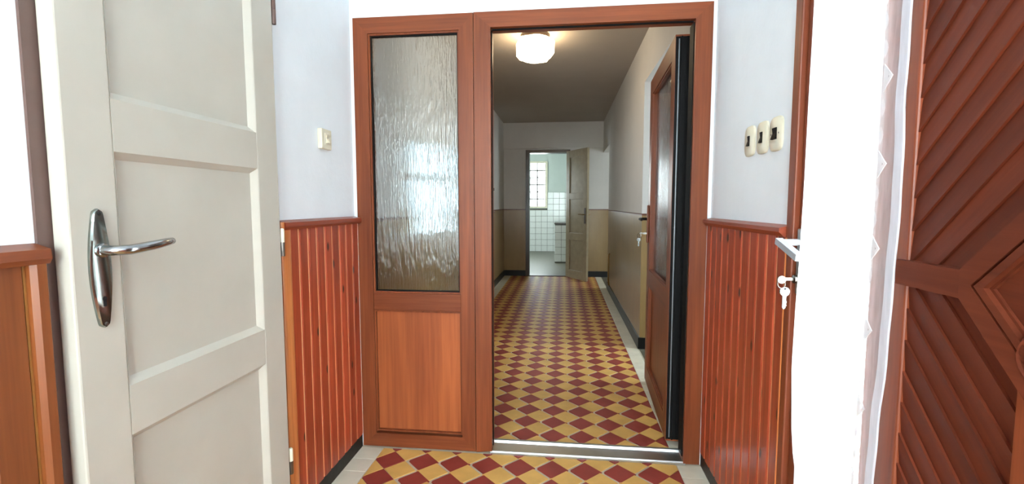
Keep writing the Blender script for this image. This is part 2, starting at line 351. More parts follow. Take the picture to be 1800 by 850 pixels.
MB().box(kx0, kx1, KY-.02, KY+.1, kz0, kz0+.05).box(kx0, kx1, KY-.02, KY+.1, kz1-.05, kz1).box(kx1-.06, kx1, KY-.02, KY+.1, kz0+.05, kz1-.05).box(kx0, kx0+.06, KY-.02, KY+.1, kz0+.05, kz1-.05).build('window_frame', 'ivory_plastic', wn)
gb = MB().box(-.088, .088, 0, .07, -.080, .080, 0, .01).mesh('glass_block', 'block')
for i in range(7):
    for j in range(6): inst('glass_block', gb, wn, (kx1-.06-.105-.2*i, KY+.01, kz0+.05+.093+.1815*j))
mb = MB()
for i in range(1, 8): mb.box(kx1-.06-.014-.2*i, kx1-.06+.014-.2*i, KY+.0, KY+.085, kz0+.05, kz1-.05)
for j in range(1, 6): mb.box(kx0+.06, kx1-.06, KY+.0, KY+.085, kz0+.05+.1815*j-.013, kz0+.05+.1815*j+.013)
mb.build('mortar_grid', 'dark_grout', wn)
wn = thing('window_6', (-2.3, 10.1, 1.0), 'added unseen side window that brightens the kitchen beyond the end doorway', 'window', None, 'structure')  # added out of view to brighten the kitchen
MB().box(-2.33, -2.27, 9.2, 9.26, 1.0, 2.1).box(-2.33, -2.27, 10.94, 11.0, 1.0, 2.1).box(-2.33, -2.27, 9.26, 10.94, 1.0, 1.06).box(-2.33, -2.27, 9.26, 10.94, 2.04, 2.1).build('window_frame', 'door_white', wn)
MB().box(-2.303, -2.297, 9.26, 10.94, 1.06, 2.04).build('pane', 'glass', wn)
struct(MB().box(-2.2, 1.3, YE, KY, -.1, 0), 'floor_kitchen', 'kitchen_floor', 'grey worn kitchen floor beyond the end doorway', 'floor')
struct(MB().box(CR, 2.7, 2.55, YE, -.1, 0), 'floor_side_room', 'kitchen_floor', 'floor of the side room beside the corridor', 'floor')
struct(MB().box(.9, 9, -6, 2.3, -.5, -.3), 'floor_outside', 'concrete', 'pale concrete ground outside the entrance door', 'ground')
# tiled kitchen block
kt = thing('tiled_stove_bench', (.05, 9.9, 0), 'low white-tiled masonry bench seen through the end doorway', 'bench')
MB().box(-.17, .35, 9.68, 10.4, 0, .80).build('body', 'dark_grout', kt)
MB().box(-.185, .36, 9.66, 10.42, .80, .83, 0, .005).build('top', 'old_frame', kt)
st = MB().box(-.063, .063, -.008, 0, -.073, .073, 0, .004).mesh('bench_tile', 'white_tile')
for i in range(4):
    for j in range(5): inst('tile', st, kt, (-.105+.131*i, 9.681, .08+.1515*j+.02))
for i in range(5):
    for j in range(5): inst('tile', st, kt, (-.169, 9.75+.131*i, .1+.1515*j), (0, 0, -H))

# ------------------------------------------------------------------ tiled floors
PX, X0T, HD = .1505, -.807, .07525
FX0, FX1 = -.877, .530
def tiled_floor(name, label, y0, y1, yc, near, limit):
    fl = struct(MB().box(XL-.02 if name == 'floor' else XL, XR if name == 'floor' else CR, y0, y1, -.1, -.004), name, 'grout', label, 'floor')
    full = {}
    def tile_mesh(poly, mat):
        cx, cy = sum(p[0] for p in poly)/len(poly), sum(p[1] for p in poly)/len(poly)
        def shrink(k): 
            out = []
            for p in poly:
                v = Vector((p[0]-cx, p[1]-cy)); l = v.length; out.append((p[0]-v.x/l*k*1.3, p[1]-v.y/l*k*1.3))
            return out
        a, c = shrink(.0016), shrink(.0032); n = len(poly)
        vs = [(x, y, -.006) for x, y in a]+[(x, y, -.0012) for x, y in a]+[(x, y, 0) for x, y in c]
        fs = [tuple(range(2*n, 3*n))]+[(i, (i+1) % n, (i+1) % n+n, i+n) for i in range(n)]+[(i+n, (i+1) % n+n, (i+1) % n+2*n, i+2*n) for i in range(n)]
        return vs, fs
    todo = []
    i0, i1 = -3, 12; j0, j1 = int((y0-yc)/PX)-2, int((y1-yc)/PX)+2
    for i in range(i0, i1):
        for j in range(j0, j1):
            for half, mat in ((0, 'red_tile'), (.5, 'ochre_tile')):
                cx, cy = X0T+(i+half)*PX, yc+(j+half)*PX
                p = [(cx+HD, cy), (cx, cy+HD), (cx-HD, cy), (cx, cy-HD)]
                for k in ((1, 0, FX1), (-1, 0, -FX0), (0, 1, y1), (0, -1, -y0)): p = clip(p, *k) if p else p
                if area(p) > .0002: todo.append((cy, cx, p, mat, area(p) > .0112))
    for sx0, sx1 in ((XL+.012, FX0), (FX1, (XR if name == 'floor' else CR)-.012)):
        y = y1
        while y > y0+.01:
            ya = max(y0, y-.105); todo.append(((y+ya)/2, sx0, [(sx0, ya), (sx1, ya), (sx1, y), (sx0, y)], 'cream_tile', False)); y = ya
    todo.sort(key=lambda t: abs(t[0]-near)); rest = {}
    cnt = 0
    for cy, cx, p, mat, isfull in todo:
        zz = random.uniform(-.0006, .0004)
        if cnt < limit[0] and cy > limit[1]:
            cnt += 1
            ox, oy = (sum(q[0] for q in p)/len(p), sum(q[1] for q in p)/len(p))
            if isfull and mat in full: me = full[mat]
            else:
                vs, fs = tile_mesh([(q[0]-ox, q[1]-oy) for q in p], mat); mb = MB(); mb.add(vs, fs); me = mb.mesh('tile', mat)
                if isfull: full[mat] = me
            inst('tile', me, fl, (ox, oy, zz))
        else:
            vs, fs = tile_mesh(p, mat); rest.setdefault(mat, MB()).add([(x, y, z+zz) for x, y, z in vs], fs)
    if rest:
        mb = MB(); names = list(rest)
        for k, mat in enumerate(names): mb.add(rest[mat].v, rest[mat].f, k)
        o = mb.build('tile_field', names, fl); o['kind'] = 'stuff'
    return fl
tiled_floor('floor', 'vestibule floor of red and ochre diamond tiles with cream border', -1.7, 2.15, 2.05, 2.1, (290, 1.55))
tiled_floor('floor_corridor', 'corridor floor of red and ochre diamond tiles with cream borders', 2.26, YE, 2.365, 2.26, (298, 0))
th = thing('trim_2', (.1, 2.2, -.1), 'aluminium threshold rail in the glazed doorway', 'threshold', None, 'structure')
MB().box(-.345, .57, 2.15, 2.262, -.1, .006).build('sill_plate', 'alu', th)
MB().box(XL, -.345, 2.15, 2.262, -.1, -.001).box(.57, XR, 2.15, 2.262, -.1, -.001).build('mortar_bed', 'grout', th)
MB().prism([(2.152, .004), (2.158, .012), (2.17, .013), (2.172, .008), (2.235, .014), (2.24, .024), (2.256, .024), (2.262, .004)], lambda p, q, t: (t, p, q), -.343, .568).build('rail', 'alu', th, True)

# ------------------------------------------------------------------ wainscots and skirtings
def board_mesh(name, pitch, h, mats, sgn, t=.016):
    g = .0042; mb = MB(); y0, y1 = -pitch/2+g, pitch/2-g
    prof = [(y0, 0), (y0, t-.005), (y0+.004, t), (y1-.004, t), (y1, t-.005), (y1, 0)]
    mb.prism(prof, lambda p, q, z: (sgn*q, p, z), 0, h, 0)
    mb.prism([(y1, .0), (y1, t-.0035), (y1+2*g, t-.0035), (y1+2*g, 0)], lambda p, q, z: (sgn*q, p, z), 0, h, 1)
    return mb.mesh(name, mats)
def wainscot(name, x, sgn, y0, y1, pitch, mats, capmat, label, z0=.065, top=1.115, far_post=None):
    t = thing(name, (x, (y0+y1)/2, z0), label, 'wainscot', None, 'structure')
    n = round((y1-y0)/pitch); pitch = (y1-y0)/n
    me = board_mesh('board', pitch, top-z0, mats, sgn)
    for i in range(n): inst('board', me, t, (x, y0+pitch*(i+.5), z0))
    return t
t = wainscot('trim_3', XL, 1, 1.588, 2.157, .0632, ['pine', 'tongue'], 'pine_y', 'red-stained pine board wainscot beside the fixed glazed panel')
MB().prism([(XL, 1.112), (XL+.03, 1.112), (XL+.036, 1.122), (XL+.034, 1.138), (XL, 1.146)], lambda p, q, y: (p, y, q), 1.54, 2.156).build('cap_rail', 'pine_y', t)
MB().prism([(XL, 1.530), (XL+.022, 1.530), (XL+.029, 1.540), (XL+.029, 1.572), (XL+.022, 1.587), (XL, 1.588)], lambda p, q, z: (p, q, z), 0, 1.14).build('edge_strip', 'pine_light', t, True, 'lighter worn edge strip')
t = wainscot('trim_4', XR, -1, 1.40, 2.157, .067, ['pine', 'tongue'], 'pine_y', 'red-stained pine board wainscot below the three switches')
MB().prism([(XR, 1.105), (XR-.022, 1.108), (XR-.036, 1.122), (XR-.036, 1.134), (XR, 1.142)], lambda p, q, y: (p, y, q), 1.412, 2.156).build('cap_rail', 'pine_y', t)
MB().prism([(XR, 1.398), (XR-.016, 1.398), (XR-.02, 1.405), (XR-.018, 1.412), (XR, 1.412)], lambda p, q, z: (p, q, z), .02, 1.106).build('edge_strip', 'pine_light', t, False, 'lighter edge strip')
t = wainscot('trim_5', XL, 1, -1.69, .753, .075, ['ash', 'ash_tongue'], 'ash_y', 'honey-brown board wainscot framed beside the brown door frame', z0=.065)
MB().prism([(XL, 1.09), (XL+.03, 1.09), (XL+.036, 1.10), (XL+.034, 1.118), (XL, 1.128)], lambda p, q, y: (p, y, q), -1.69, .783).build('cap_rail', 'ash_y', t)
MB().prism([(XL, .753), (XL+.022, .753), (XL+.03, .760), (XL+.03, .776), (XL+.022, .783), (XL, .783)], lambda p, q, z: (p, q, z), .02, 1.10).build('edge_strip', 'ash', t, True)
t = wainscot('trim_6', XR, -1, -1.69, .19, .067, ['pine', 'tongue'], 'pine_y', 'red-stained pine board wainscot on the near side of the entrance door')
MB().prism([(XR, 1.105), (XR-.022, 1.108), (XR-.036, 1.122), (XR-.036, 1.134), (XR, 1.142)], lambda p, q, y: (p, y, q), -1.69, .19).build('cap_rail', 'pine_y', t)
def skirting(name, boxes, label): 
    b = MB()
    for q in boxes: b.box(*q)
    return struct(b, name, 'black_base', label, 'skirting')
skirting('baseboard_left', [(XL, XL+.012, 1.53, PY, 0, .066), (XL, XL+.012, -1.69, .783, 0, .066)], 'chipped black skirting under the wainscot by the fixed glazed panel')
skirting('baseboard_right', [(XR-.012, XR, 1.41, PY, 0, .066), (XR-.012, XR, -1.69, .19, 0, .066)], 'black skirting under the wainscot below the switches')
skirting('baseboard_corridor_left', [(XL, XL+.012, PY+.1, 5.53, 0, .095), (XL, XL+.012, 6.49, YE, 0, .095)], 'black skirting along the corridor wall without doorways')
skirting('baseboard_corridor_right', [(CR-.012, CR, PY+.14, Y1, 0, .095), (CR-.012, CR, Y2, Y3, 0, .095), (CR-.012, CR+.16, Y2-.012, Y2, 0, .095)], 'black skirting along the corridor wall with doorways')
skirting('baseboard_corridor_end', [(XL+.012, dx0-.03, YE-.012, YE, 0, .095), (dx1+.03, 1.2, YE-.012, YE, 0, .095)], 'black skirting on the end wall beside the kitchen doorway')

# ------------------------------------------------------------------ brown glazed partition
fy0, fy1 = PY, PY+.07
pt = thing('door_1', (-.18, PY, 0), 'brown wood-look door frame with fixed rain-glass side panel', 'door frame', None, 'structure')
def mitre_frame(parent, x0, x1, z0, z1, wl, wr, wt, wb, y0, y1, tag_=''):
    f = lambda p, q, t: (p, t, q)
    MB().prism([(x0, z0), (x0+wl, z0+wb), (x0+wl, z1-wt), (x0, z1)], f, y0, y1).build('jamb', 'oak_z', parent)
    MB().prism([(x1, z0), (x1, z1), (x1-wr, z1-wt), (x1-wr, z0+wb)], f, y0, y1).build('jamb', 'oak_z', parent)
    MB().prism([(x0, z1), (x0+wl, z1-wt), (x1-wr, z1-wt), (x1, z1)], f, y0, y1).build('head', 'oak_x', parent)
    if wb: MB().prism([(x0, z0), (x1, z0), (x1-wr, z0+wb), (x0+wl, z0+wb)], f, y0, y1).build('bottom_rail', 'oak_x', parent)
PXL, PXM, PXM2, PXR = -.984, -.411, -.334, .633
mitre_frame(pt, PXL, PXM-.0035, .004, 2.066, .07, .066, .072, .068, fy0, fy1)
# beads round glass and panel, mid rail
MB().box(PXL+.07, PXM-.0695, fy0, fy1, .69, .775, 0, .004).build('mid_rail', 'oak_x', pt)
gx0, gx1 = PXL+.07, PXM-.0695
bd = MB()
for (za, zb) in ((.775, 1.994), (.08, .69)):
    bd.box(gx0, gx0+.008, fy0+.008, fy0+.03, za, zb).box(gx1-.008, gx1, fy0+.008, fy0+.03, za, zb).box(gx0+.008, gx1-.008, fy0+.008, fy0+.03, za, za+.008).box(gx0+.008, gx1-.008, fy0+.008, fy0+.03, zb-.008, zb)
bd.build('glazing_bead', 'oak_z', pt)
gk = MB(); za, zb = .783, 1.986
gk.box(gx0+.008, gx0+.013, fy0+.016, fy0+.03, za, zb).box(gx1-.013, gx1-.008, fy0+.016, fy0+.03, za, zb).box(gx0+.013, gx1-.013, fy0+.016, fy0+.03, za, za+.005).box(gx0+.013, gx1-.013, fy0+.016, fy0+.03, zb-.005, zb)
gk.build('gasket', 'black', pt)
MB().box(gx0+.009, gx1-.009, fy0+.028, fy0+.033, za, zb).build('pane', 'rain', pt, False, 'rain-textured glass pane')
MB().box(gx0+.008, gx1-.008, fy0+.022, fy0+.04, .088, .682).build('panel', 'oak_panel', pt)
# doorway frame: left post, right post, head
f = lambda p, q, t: (p, t, q)
MB().prism([(PXM, .004), (PXM2, .012), (PXM2, 1.998), (PXM, 2.066)], f, fy0-.004, fy1+.01).build('jamb', 'oak_z', pt)
MB().prism([(PXR, .004), (PXR, 2.066), (PXR-.072, 1.998), (PXR-.072, .004)], f, fy0-.004, fy1+.01).build('jamb', 'oak_z', pt)
MB().prism([(PXM, 2.066), (PXM2, 1.998), (PXR-.072, 1.998), (PXR, 2.066)], f, fy0-.004, fy1+.01).build('head', 'oak_x', pt)
rb = MB().box(PXM2, PXM2+.004, fy0+.02, fy0+.03, .03, 1.99).box(PXR-.076, PXR-.072, fy0+.014, fy1+.009, .03, 1.99).box(PXM2+.004, PXR-.076, fy0+.02, fy0+.03, 1.992, 1.998)
rb.build('rebate_gasket', 'black', pt)

# open leaf of the glazed door (built in local coordinates, hinge edge at origin, leaf along +x)
LL = .86
lf = thing('door_2', (.517, 2.332, .022), 'open brown glazed door leaf swung back against the corridor wall', 'door', None, 'structure', math.atan2(.92, .045), True)
lt = .075; lz = 1.972
fl = lambda p, q, t: (p, t, q)
y0, y1 = -lt, 0
def lmitre(x0, x1, z0, z1, wd, wb):
    MB().prism([(x0, z0), (x0+wd, z0+wb), (x0+wd, z1-wd), (x0, z1)], fl, y0, y1).build('stile', 'oak_z', lf)
    MB().prism([(x1, z0), (x1, z1), (x1-wd, z1-wd), (x1-wd, z0+wb)], fl, y0, y1).build('stile', 'oak_z', lf)
    MB().prism([(x0, z1), (x0+wd, z1-wd), (x1-wd, z1-wd), (x1, z1)], fl, y0, y1).build('top_rail', 'oak_x', lf)
    MB().prism([(x0, z0), (x1, z0), (x1-wd, z0+wb), (x0+wd, z0+wb)], fl, y0, y1).build('bottom_rail', 'oak_x', lf)
lmitre(0, LL, 0, lz, .095, .105)
MB().box(.095, LL-.095, y0, y1, .65, .755).build('mid_rail', 'oak_x', lf)
bd = MB()
for za, zb in ((.755, lz-.095), (.105, .65)):
    bd.box(.095, .103, -.02, -.006, za, zb).box(LL-.103, LL-.095, -.02, -.006, za, zb).box(.103, LL-.103, -.02, -.006, za, za+.008).box(.103, LL-.103, -.02, -.006, zb-.008, zb)
bd.build('glazing_bead', 'oak_z', lf)
MB().box(.096, LL-.096, -.035, -.03, .756, lz-.096).build('pane', 'rain', lf, False, 'rain-textured glass pane')
MB().box(.096, LL-.096, -.04, -.022, .106, .649).build('panel', 'oak_z', lf)
MB().box(-.006, 0, -lt+.002, -.05, .01, lz-.01).box(-.012, -.004, -.032, -.026, .01, lz-.01).box(-.004, 0, -.05, -.002, .01, lz-.01).build('edge_gasket', 'black', lf)
MB().box(-.006, -.004, -.019, -.014, .02, lz-.02).build('edge_strip', 'edge_highlight', lf)  # thin strip standing in for a highlight along the dark edge
hp = MB().box(LL-.06, LL-.03, 0, .012, .93, 1.175, 0, .004).build('handle_plate', 'oak_z', lf)
MB().tube([(LL-.045, .01, 1.085), (LL-.045, .05, 1.085), (LL-.06, .058, 1.085), (LL-.16, .058, 1.083)], [.009, .009, .009, .008], 10).build('lever', 'black_plastic', hp, True, 'black lever handle')
MB().box(LL-.052, LL-.038, .01, .03, .985, .997).build('lock_cylinder', 'steel', hp)

# ------------------------------------------------------------------ ivory panel door in the left wall
dl = thing('door_3', (-.97, 1.15, 0), 'ivory painted panel door with chrome lever handle', 'door', None, 'structure')
xf, xb = -.955, -.992
DY0, DY1 = .808, 1.492
def dprism(name, y0, y1, z0, z1, bev=.004): return MB().box(xb, xf, y0, y1, z0, z1, 0, bev).build(name, 'door_white', dl)
dprism('stile', DY0, .912, .02, 2.03); dprism('stile', 1.385, DY1, .02, 2.03)
for z0, z1 in ((.02, .20), (.688, .80), (1.314, 1.425), (1.93, 2.03)): dprism('rail', .912, 1.385, z0, z1, .0)
for z0, z1 in ((.20, .688), (.80, 1.314), (1.425, 1.93)):
    b = MB(); e = .016; xi = xf-.016
    o = [(.912, z0), (1.385, z0), (1.385, z1), (.912, z1)]; i = [(.912+e, z0+e), (1.385-e, z0+e), (1.385-e, z1-e), (.912+e, z1-e)]
    vs = [(xf-.001, y, z) for y, z in o]+[(xi, y, z) for y, z in i]+[(xb, y, z) for y, z in o]
    b.add(vs, [(4, 5, 6, 7)]+[(k, (k+1) % 4, (k+1) % 4+4, k+4) for k in range(4)]+[(8, 9, 10, 11)]+[(k, (k+1) % 4, (k+1) % 4+8, k+8) for k in range(4)])
    b.build('panel', 'door_white', dl)
# handle
pc = 0.8625
prof = []
for k in range(49):
    z = .945+.248*k/48; u = k/48
    prof.append((z, (.0085+.0145*math.sin(math.pi*u)**.9)*min(1, math.sqrt(max(0, 1-max(0, 1-min(u, 1-u)/.045)**2))+.05)))
poly = [(pc+wd, z) for z, wd in prof]+[(pc-wd, z) for z, wd in reversed(prof)]
b = MB(); n = len(poly)
vs = [(xf, y, z) for y, z in poly]+[(xf+.005, y, z) for y, z in poly]+[(xf+.008, pc+(y-pc)*.82, 1.069+(z-1.069)*.985) for y, z in poly]
b.add(vs, [tuple(range(2*n, 3*n))]+[(i, (i+1) % n, (i+1) % n+n, i+n) for i in range(n)]+[(i+n, (i+1) % n+n, (i+1) % n+2*n, i+2*n) for i in range(n)])
hp = b.build('handle_plate', 'chrome_plate', dl, True, 'tall tapered chrome handle plate')
pts = []; 
for (dx, y, z, r) in ((.006, pc, 1.107, .0105), (.030, pc, 1.107, .0105), (.044, pc+.006, 1.107, .0105), (.052, pc+.022, 1.107, .0105), (.056, pc+.05, 1.110, .0105), (.056, pc+.085, 1.113, .010), (.052, pc+.115, 1.116, .009), (.046, pc+.135, 1.117, .0075), (.043, pc+.142, 1.117, .004)): pts.append(((xf+dx, y, z), r))
MB().tube([p for p, r in pts], [r for p, r in pts], 16).build('lever', 'chrome', hp, True, 'polished curved lever')
MB().lathe([(.0145, xf+.006), (.0145, xf+.013), (.012, xf+.015)], 20, (0, pc, 1.107), 'x').build('collar', 'chrome', hp, True)
MB().box(xf+.004, xf+.0085, pc-.0035, pc+.0035, .990, 1.004).lathe([(.005, xf+.004), (.005, xf+.0085)], 14, (0, pc, 1.006), 'x').build('keyhole', 'dark', hp)
for z in (1.183, .953): MB().lathe([(.0042, xf+.004), (.0045, xf+.008), (.002, xf+.0095)], 12, (0, pc, z), 'x').build('screw', 'steel' if z < 1 else 'dark', hp)
for z, mt in ((1.84, 'frame_brown'), (1.07, 'ivory_plastic'), (.29, 'ivory_plastic')):
    hg = MB().lathe([(.007, z-.045), (.0075, z-.043), (.0075, z+.002)], 12, (-.957, 1.503, 0)).build('hinge', 'steel' if mt != 'frame_brown' else mt, dl, True)
    MB().lathe([(.0075, z+.003), (.0075, z+.045), (.005, z+.05)], 12, (-.957, 1.503, 0)).build('hinge_cap', mt, hg, True)
fr = thing('trim_7', (XL, 1.15, 0), 'brown painted frame round the ivory panel door', 'door frame', None, 'structure')
MB().box(-1.16, -.994, .783, .825, 0, 2.0).build('jamb', 'frame_brown', fr); MB().box(-1.16, -.994, 1.475, 1.527, 0, 2.0).build('jamb', 'frame_brown', fr); MB().box(-1.16, -.994, .783, 1.527, 2.0, 2.05).build('head', 'frame_brown', fr)

# ------------------------------------------------------------------ entrance door in the right wall
tf = thing('trim_8', (XR, .8, 0), 'reddish-brown wooden frame round the entrance door', 'door frame', None, 'structure')
MB().box(.632, .80, 1.372, 1.412, 0, 2.06, 0, .004).build('jamb', 'door_z', tf); MB().box(.632, .80, .20, .262, 0, 2.06, 0, .004).build('jamb', 'door_z', tf); MB().box(.632, .80, .262, 1.372, 2.01, 2.06, 0, .004).build('head', 'door_y', tf)
MB().box(.70, .82, .262, 1.372, -.1, .012).build('sill', 'concrete', tf)
ed = thing('door_4', (.67, .8, .012), 'brown wooden entrance door with diagonal boards around a diamond', 'door', None, 'structure')
ex0, ex1 = .646, .70
Z0, Z1 = .014, 2.004
CY, CZ, RO = .678, 1.074, .162
US = .952                                                  # left edge of the boarded field
MB().box(ex0, ex1, 1.312, 1.367, Z0, Z1, 0, .004).build('stile', 'door_z', ed)
MB().box(ex0, ex1, US, 1.06, Z0, Z1, 0, .004).build('stile', 'door_z', ed)
MB().box(ex0, ex1, .27, 2*CY-US, Z0, Z1, 0, .004).build('stile', 'door_z', ed)
MB().box(ex0, ex1, 1.06, 1.312, Z0, .16).build('rail', 'door_y', ed); MB().box(ex0, ex1, 1.06, 1.312, 1.93, Z1).build('rail', 'door_y', ed)
MB().box(ex0, ex1, 2*CY-US, US, 1.93, Z1).build('rail', 'door_y', ed); MB().box(ex0, ex1, 2*CY-US, US, Z0, .14).build('rail', 'door_y', ed)
MB().box(.672, .678, 1.06, 1.312, .16, 1.93).build('pane', 'glass', ed)
MB().box(.672, .69, 2*CY-US, US, .14, 1.93).build('backing', 'door_y', ed)
uc = US-CY
xb0 = .672
def board(lo, hi, upper, mirror):
    # band lo..hi of s = z-u (upper) or z+u (lower); in the (u,z) plane
    sg = -1 if upper else 1
    umax = uc if upper else uc-.036
    p = [(0, .14), (umax, .14), (umax, 1.93), (0, 1.93)]
    p = clip(p, 0, -1, -1.096) if upper else clip(p, 0, 1, 1.05)
    if p: p = clip(p, sg, 1, hi)
    if p: p = clip(p, -sg, -1, -lo)
    if area(p) < 1e-4: return
    b = MB(); n = len(p)
    inner = lo if upper else hi                            # side towards the diamond
    def pos(q, t):
        s = q[1]+sg*q[0]; k = abs(s-inner)/(hi-lo)
        y = US-q[0] if not mirror else (2*CY-US)+q[0]
        return Vector((xb0-(t and (.0225-.0045*k)), y, q[1]))
    vs = [pos(q, 0) for q in p]+[pos(q, 1) for q in p]
    c = sum(vs, Vector())/len(vs)
    # local frame: x along the board
    d = Vector((0, -1, 1)) if upper else Vector((0, -1, -1))
    if mirror: d.y = 1
    d.normalize(); nx = Vector((-1, 0, 0)); e = nx.cross(d)
    R = Matrix((d, e, nx)).transposed()
    b.add([R.transposed() @ (v-c) for v in vs], [tuple(range(n)), tuple(range(2*n-1, n-1, -1))]+[(i, (i+1) % n, (i+1) % n+n, i+n) for i in range(n)])
    ob = bpy.data.objects.new('board', b.mesh('board', 'door_x')); C.objects.link(ob); ob.parent = ed
    o = ORG[ed.name]; ob.matrix_local = Matrix.Translation(c-Vector(o)) @ R.to_4x4()
for mirror in (False, True):
    k = 0
    s = 1.028-.061*2
    while s < 1.95:
        board(max(s, .963)+.0005, s+.061-.0005, True, mirror); s += .061
    s = 1.187+.061
    while s > .15:
        board(s-.061+.0005, min(s, 1.185)-.0005, False, mirror); s -= .061
# rails, diamond
UL = .135
fn = lambda p, q, t: (t, US-p, q)
MB().prism([(-.02, 1.05), (UL, 1.05), (UL, 1.096), (-.02, 1.096)], fn, .632, .668).build('lock_rail', 'door_y', ed)
MB().prism([(2*uc+.02, 1.05), (2*uc-UL, 1.05), (2*uc-UL, 1.096), (2*uc+.02, 1.096)], fn, .632, .668).build('lock_rail', 'door_y', ed)
MB().prism([(uc-.036, .14), (uc+.036, .14), (uc+.036, CZ-RO+.036), (uc-.036, CZ-RO+.036)], fn, .638, .668).build('centre_post', 'door_z', ed)
UL = .135                                                  # where the lock rail meets the diamond
def dia(r0, r1, xa, xb2, name):
    for k in range(4):
        a0 = math.pi/2*k; a1 = a0+math.pi/2
        poly = [(uc+r0*math.cos(a0), CZ+r0*math.sin(a0)), (uc+r0*math.cos(a1), CZ+r0*math.sin(a1)), (uc+r1*math.cos(a1), CZ+r1*math.sin(a1)), (uc+r1*math.cos(a0), CZ+r1*math.sin(a0))]
        poly = clip(clip(poly, -1, 0, -UL), 1, 0, 2*uc-UL)
        MB().prism(poly, fn, xa, xb2).build(name, 'door_y', ed)
dia(RO, .118, .632, .67, 'diamond_frame'); dia(.118, .111, .638, .67, 'diamond_bead'); dia(.111, .094, .631, .67, 'diamond_frame'); dia(.094, .088, .640, .67, 'diamond_bead')
MB().prism([(uc+.088*math.cos(math.pi/2*k), CZ+.088*math.sin(math.pi/2*k)) for k in range(4)], fn, .645, .67).build('diamond_panel', 'door_y', ed)
MB().lathe([(.040, .668), (.040, .636), (.034, .630), (.026, .634), (.018, .628), (.008, .632), (.002, .631)], 22, (0, CY, .992), 'x').build('carved_rosette', 'door_y', ed, True)
hp = MB().box(.638, .646, 1.322, 1.358, .955, 1.135, 0, .003).build('handle_plate', 'alu', ed)
MB().tube([(.640, 1.341, 1.098), (.592, 1.341, 1.098)], .009, 14).build('handle_stem', 'alu_matt', hp, True)
lv = MB(); 
A, Bq = Vector((.588, 1.352, 1.101)), Vector((.582, 1.222, 1.068))
dr = (Bq-A).normalized(); up2 = Vector((0, 0, 1)); sd = dr.cross(up2).normalized(); uu = sd.cross(dr)
vs = [P+sd*a*.009+uu*c2*.0085 for P in (A, Bq) for a, c2 in ((-1, -1), (1, -1), (1, 1), (-1, 1))]
lv.add(vs, [(0, 1, 2, 3), (4, 7, 6, 5), (0, 4, 5, 1), (1, 5, 6, 2), (2, 6, 7, 3), (3, 7, 4, 0)]); lv.build('lever', 'alu_matt', hp, False, 'matt angular aluminium lever')
MB().lathe([(.011, .640), (.011, .628), (.009, .627)], 16, (0, 1.345, .997), 'x').build('lock_cylinder', 'steel', hp, True)
# keys
ky = thing('key_bunch', (.62, 1.345, .95), 'steel keys hanging from the entrance door lock', 'keys')
MB().box(.604, .628, 1.3435, 1.3465, .993, 1.001).lathe([(.011, 1.3425), (.011, 1.3475)], 18, (.597, 0, .995), 'y').build('inserted_key', 'steel', ky)
ring = [(.597+.010*math.sin(a), 1.345+.002*math.cos(a), .983+.012*math.cos(a)) for a in [2*math.pi*k/18 for k in range(18)]]
MB().tube(ring+[ring[0]], .0014, 6).build('key_ring', 'steel', ky, True)
hk = MB().lathe([(.0125, 1.342), (.0135, 1.343), (.0135, 1.346), (.0125, 1.347)], 20, (.606, 0, .962), 'y').build('hanging_key', 'chrome', ky, True)
MB().prism([(.601, .950), (.601, .918), (.604, .913), (.609, .917), (.609, .921), (.612, .923), (.610, .928), (.612, .933), (.610, .938), (.611, .951)], lambda p, q, t: (p, t, q), 1.343, 1.346).build('key_blade', 'chrome', hk)
MB().lathe([(.003, 1.3415), (.003, 1.3475)], 10, (.606, 0, .970), 'y').build('key_hole', 'dark', hk)

# ------------------------------------------------------------------ curtains over the entrance glass
def curtain(name, xbase, edge_l, edge_r, z0, z1, mats, amp, waves, label, hem=0, lace=()):
    nz, ny = 60, 70; b = MB(); vs = []
    for j in range(nz+1):
        z = z0+(z1-z0)*j/nz
        yl, yr = edge_l(z), edge_r(z)
        for i in range(ny+1):
            s = i/ny; y = yl+(yr-yl)*s
            a = amp*(.55+.45*math.sin(3.1*z+1))*min(1, s*7+.3)*min(1, (1-s)*6+.12)
            x = xbase+a*math.sin(2*math.pi*waves*s+1.1*math.sin(2.2*z))+.25*a*math.sin(2*math.pi*waves*2.3*s+2*z)
            vs.append((x, y, z))
    fs = [(j*(ny+1)+i, j*(ny+1)+i+1, (j+1)*(ny+1)+i+1, (j+1)*(ny+1)+i) for j in range(nz) for i in range(ny)]
    b.add(vs, fs)
    t = thing(name, (xbase, (edge_l(1)+edge_r(1))/2, z0), label, 'curtain')
    o = b.build('cloth', mats, t, True)
    if hem:
        b = MB(); vs = []
        for j in range(nz+1):
            z = z0+(z1-z0)*j/nz; wv = .0016*math.sin(19*z)+.0012*math.sin(41*z+1)
            for k, dx in ((0, -.003), (1, -.003), (1, .001), (0, .001)): vs.append((xbase+dx, edge_r(z)+wv-.001+hem*(k), z))
        fs = [(j*4+k, j*4+(k+1) % 4, (j+1)*4+(k+1) % 4, (j+1)*4+k) for j in range(nz) for k in range(4)]
        b.add(vs, fs); b.build('hem', 'hem', t, True, 'folded white hem')
    return t
def interp(pts):
    pts = sorted(pts)
    def g(z):
        if z <= pts[0][0]: return pts[0][1]
        for (a, ya), (c, yc) in zip(pts, pts[1:]):
            if z <= c:
                k = (z-a)/(c-a); k = k*k*(3-2*k)*.5+k*.5; return ya+(yc-ya)*k
        return pts[-1][1]
    return g
XC1, XC2 = .631, .604
def edge(pix, X): return interp([(p.z, p.y) for p in (on_x(a, c, X) for a, c in pix)])
sheer_r = edge([(1603, 0), (1594, 150), (1584, 330), (1576, 450), (1561, 600), (1546, 740), (1534, 850)], XC1)
sheer_l = lambda z: 1.30
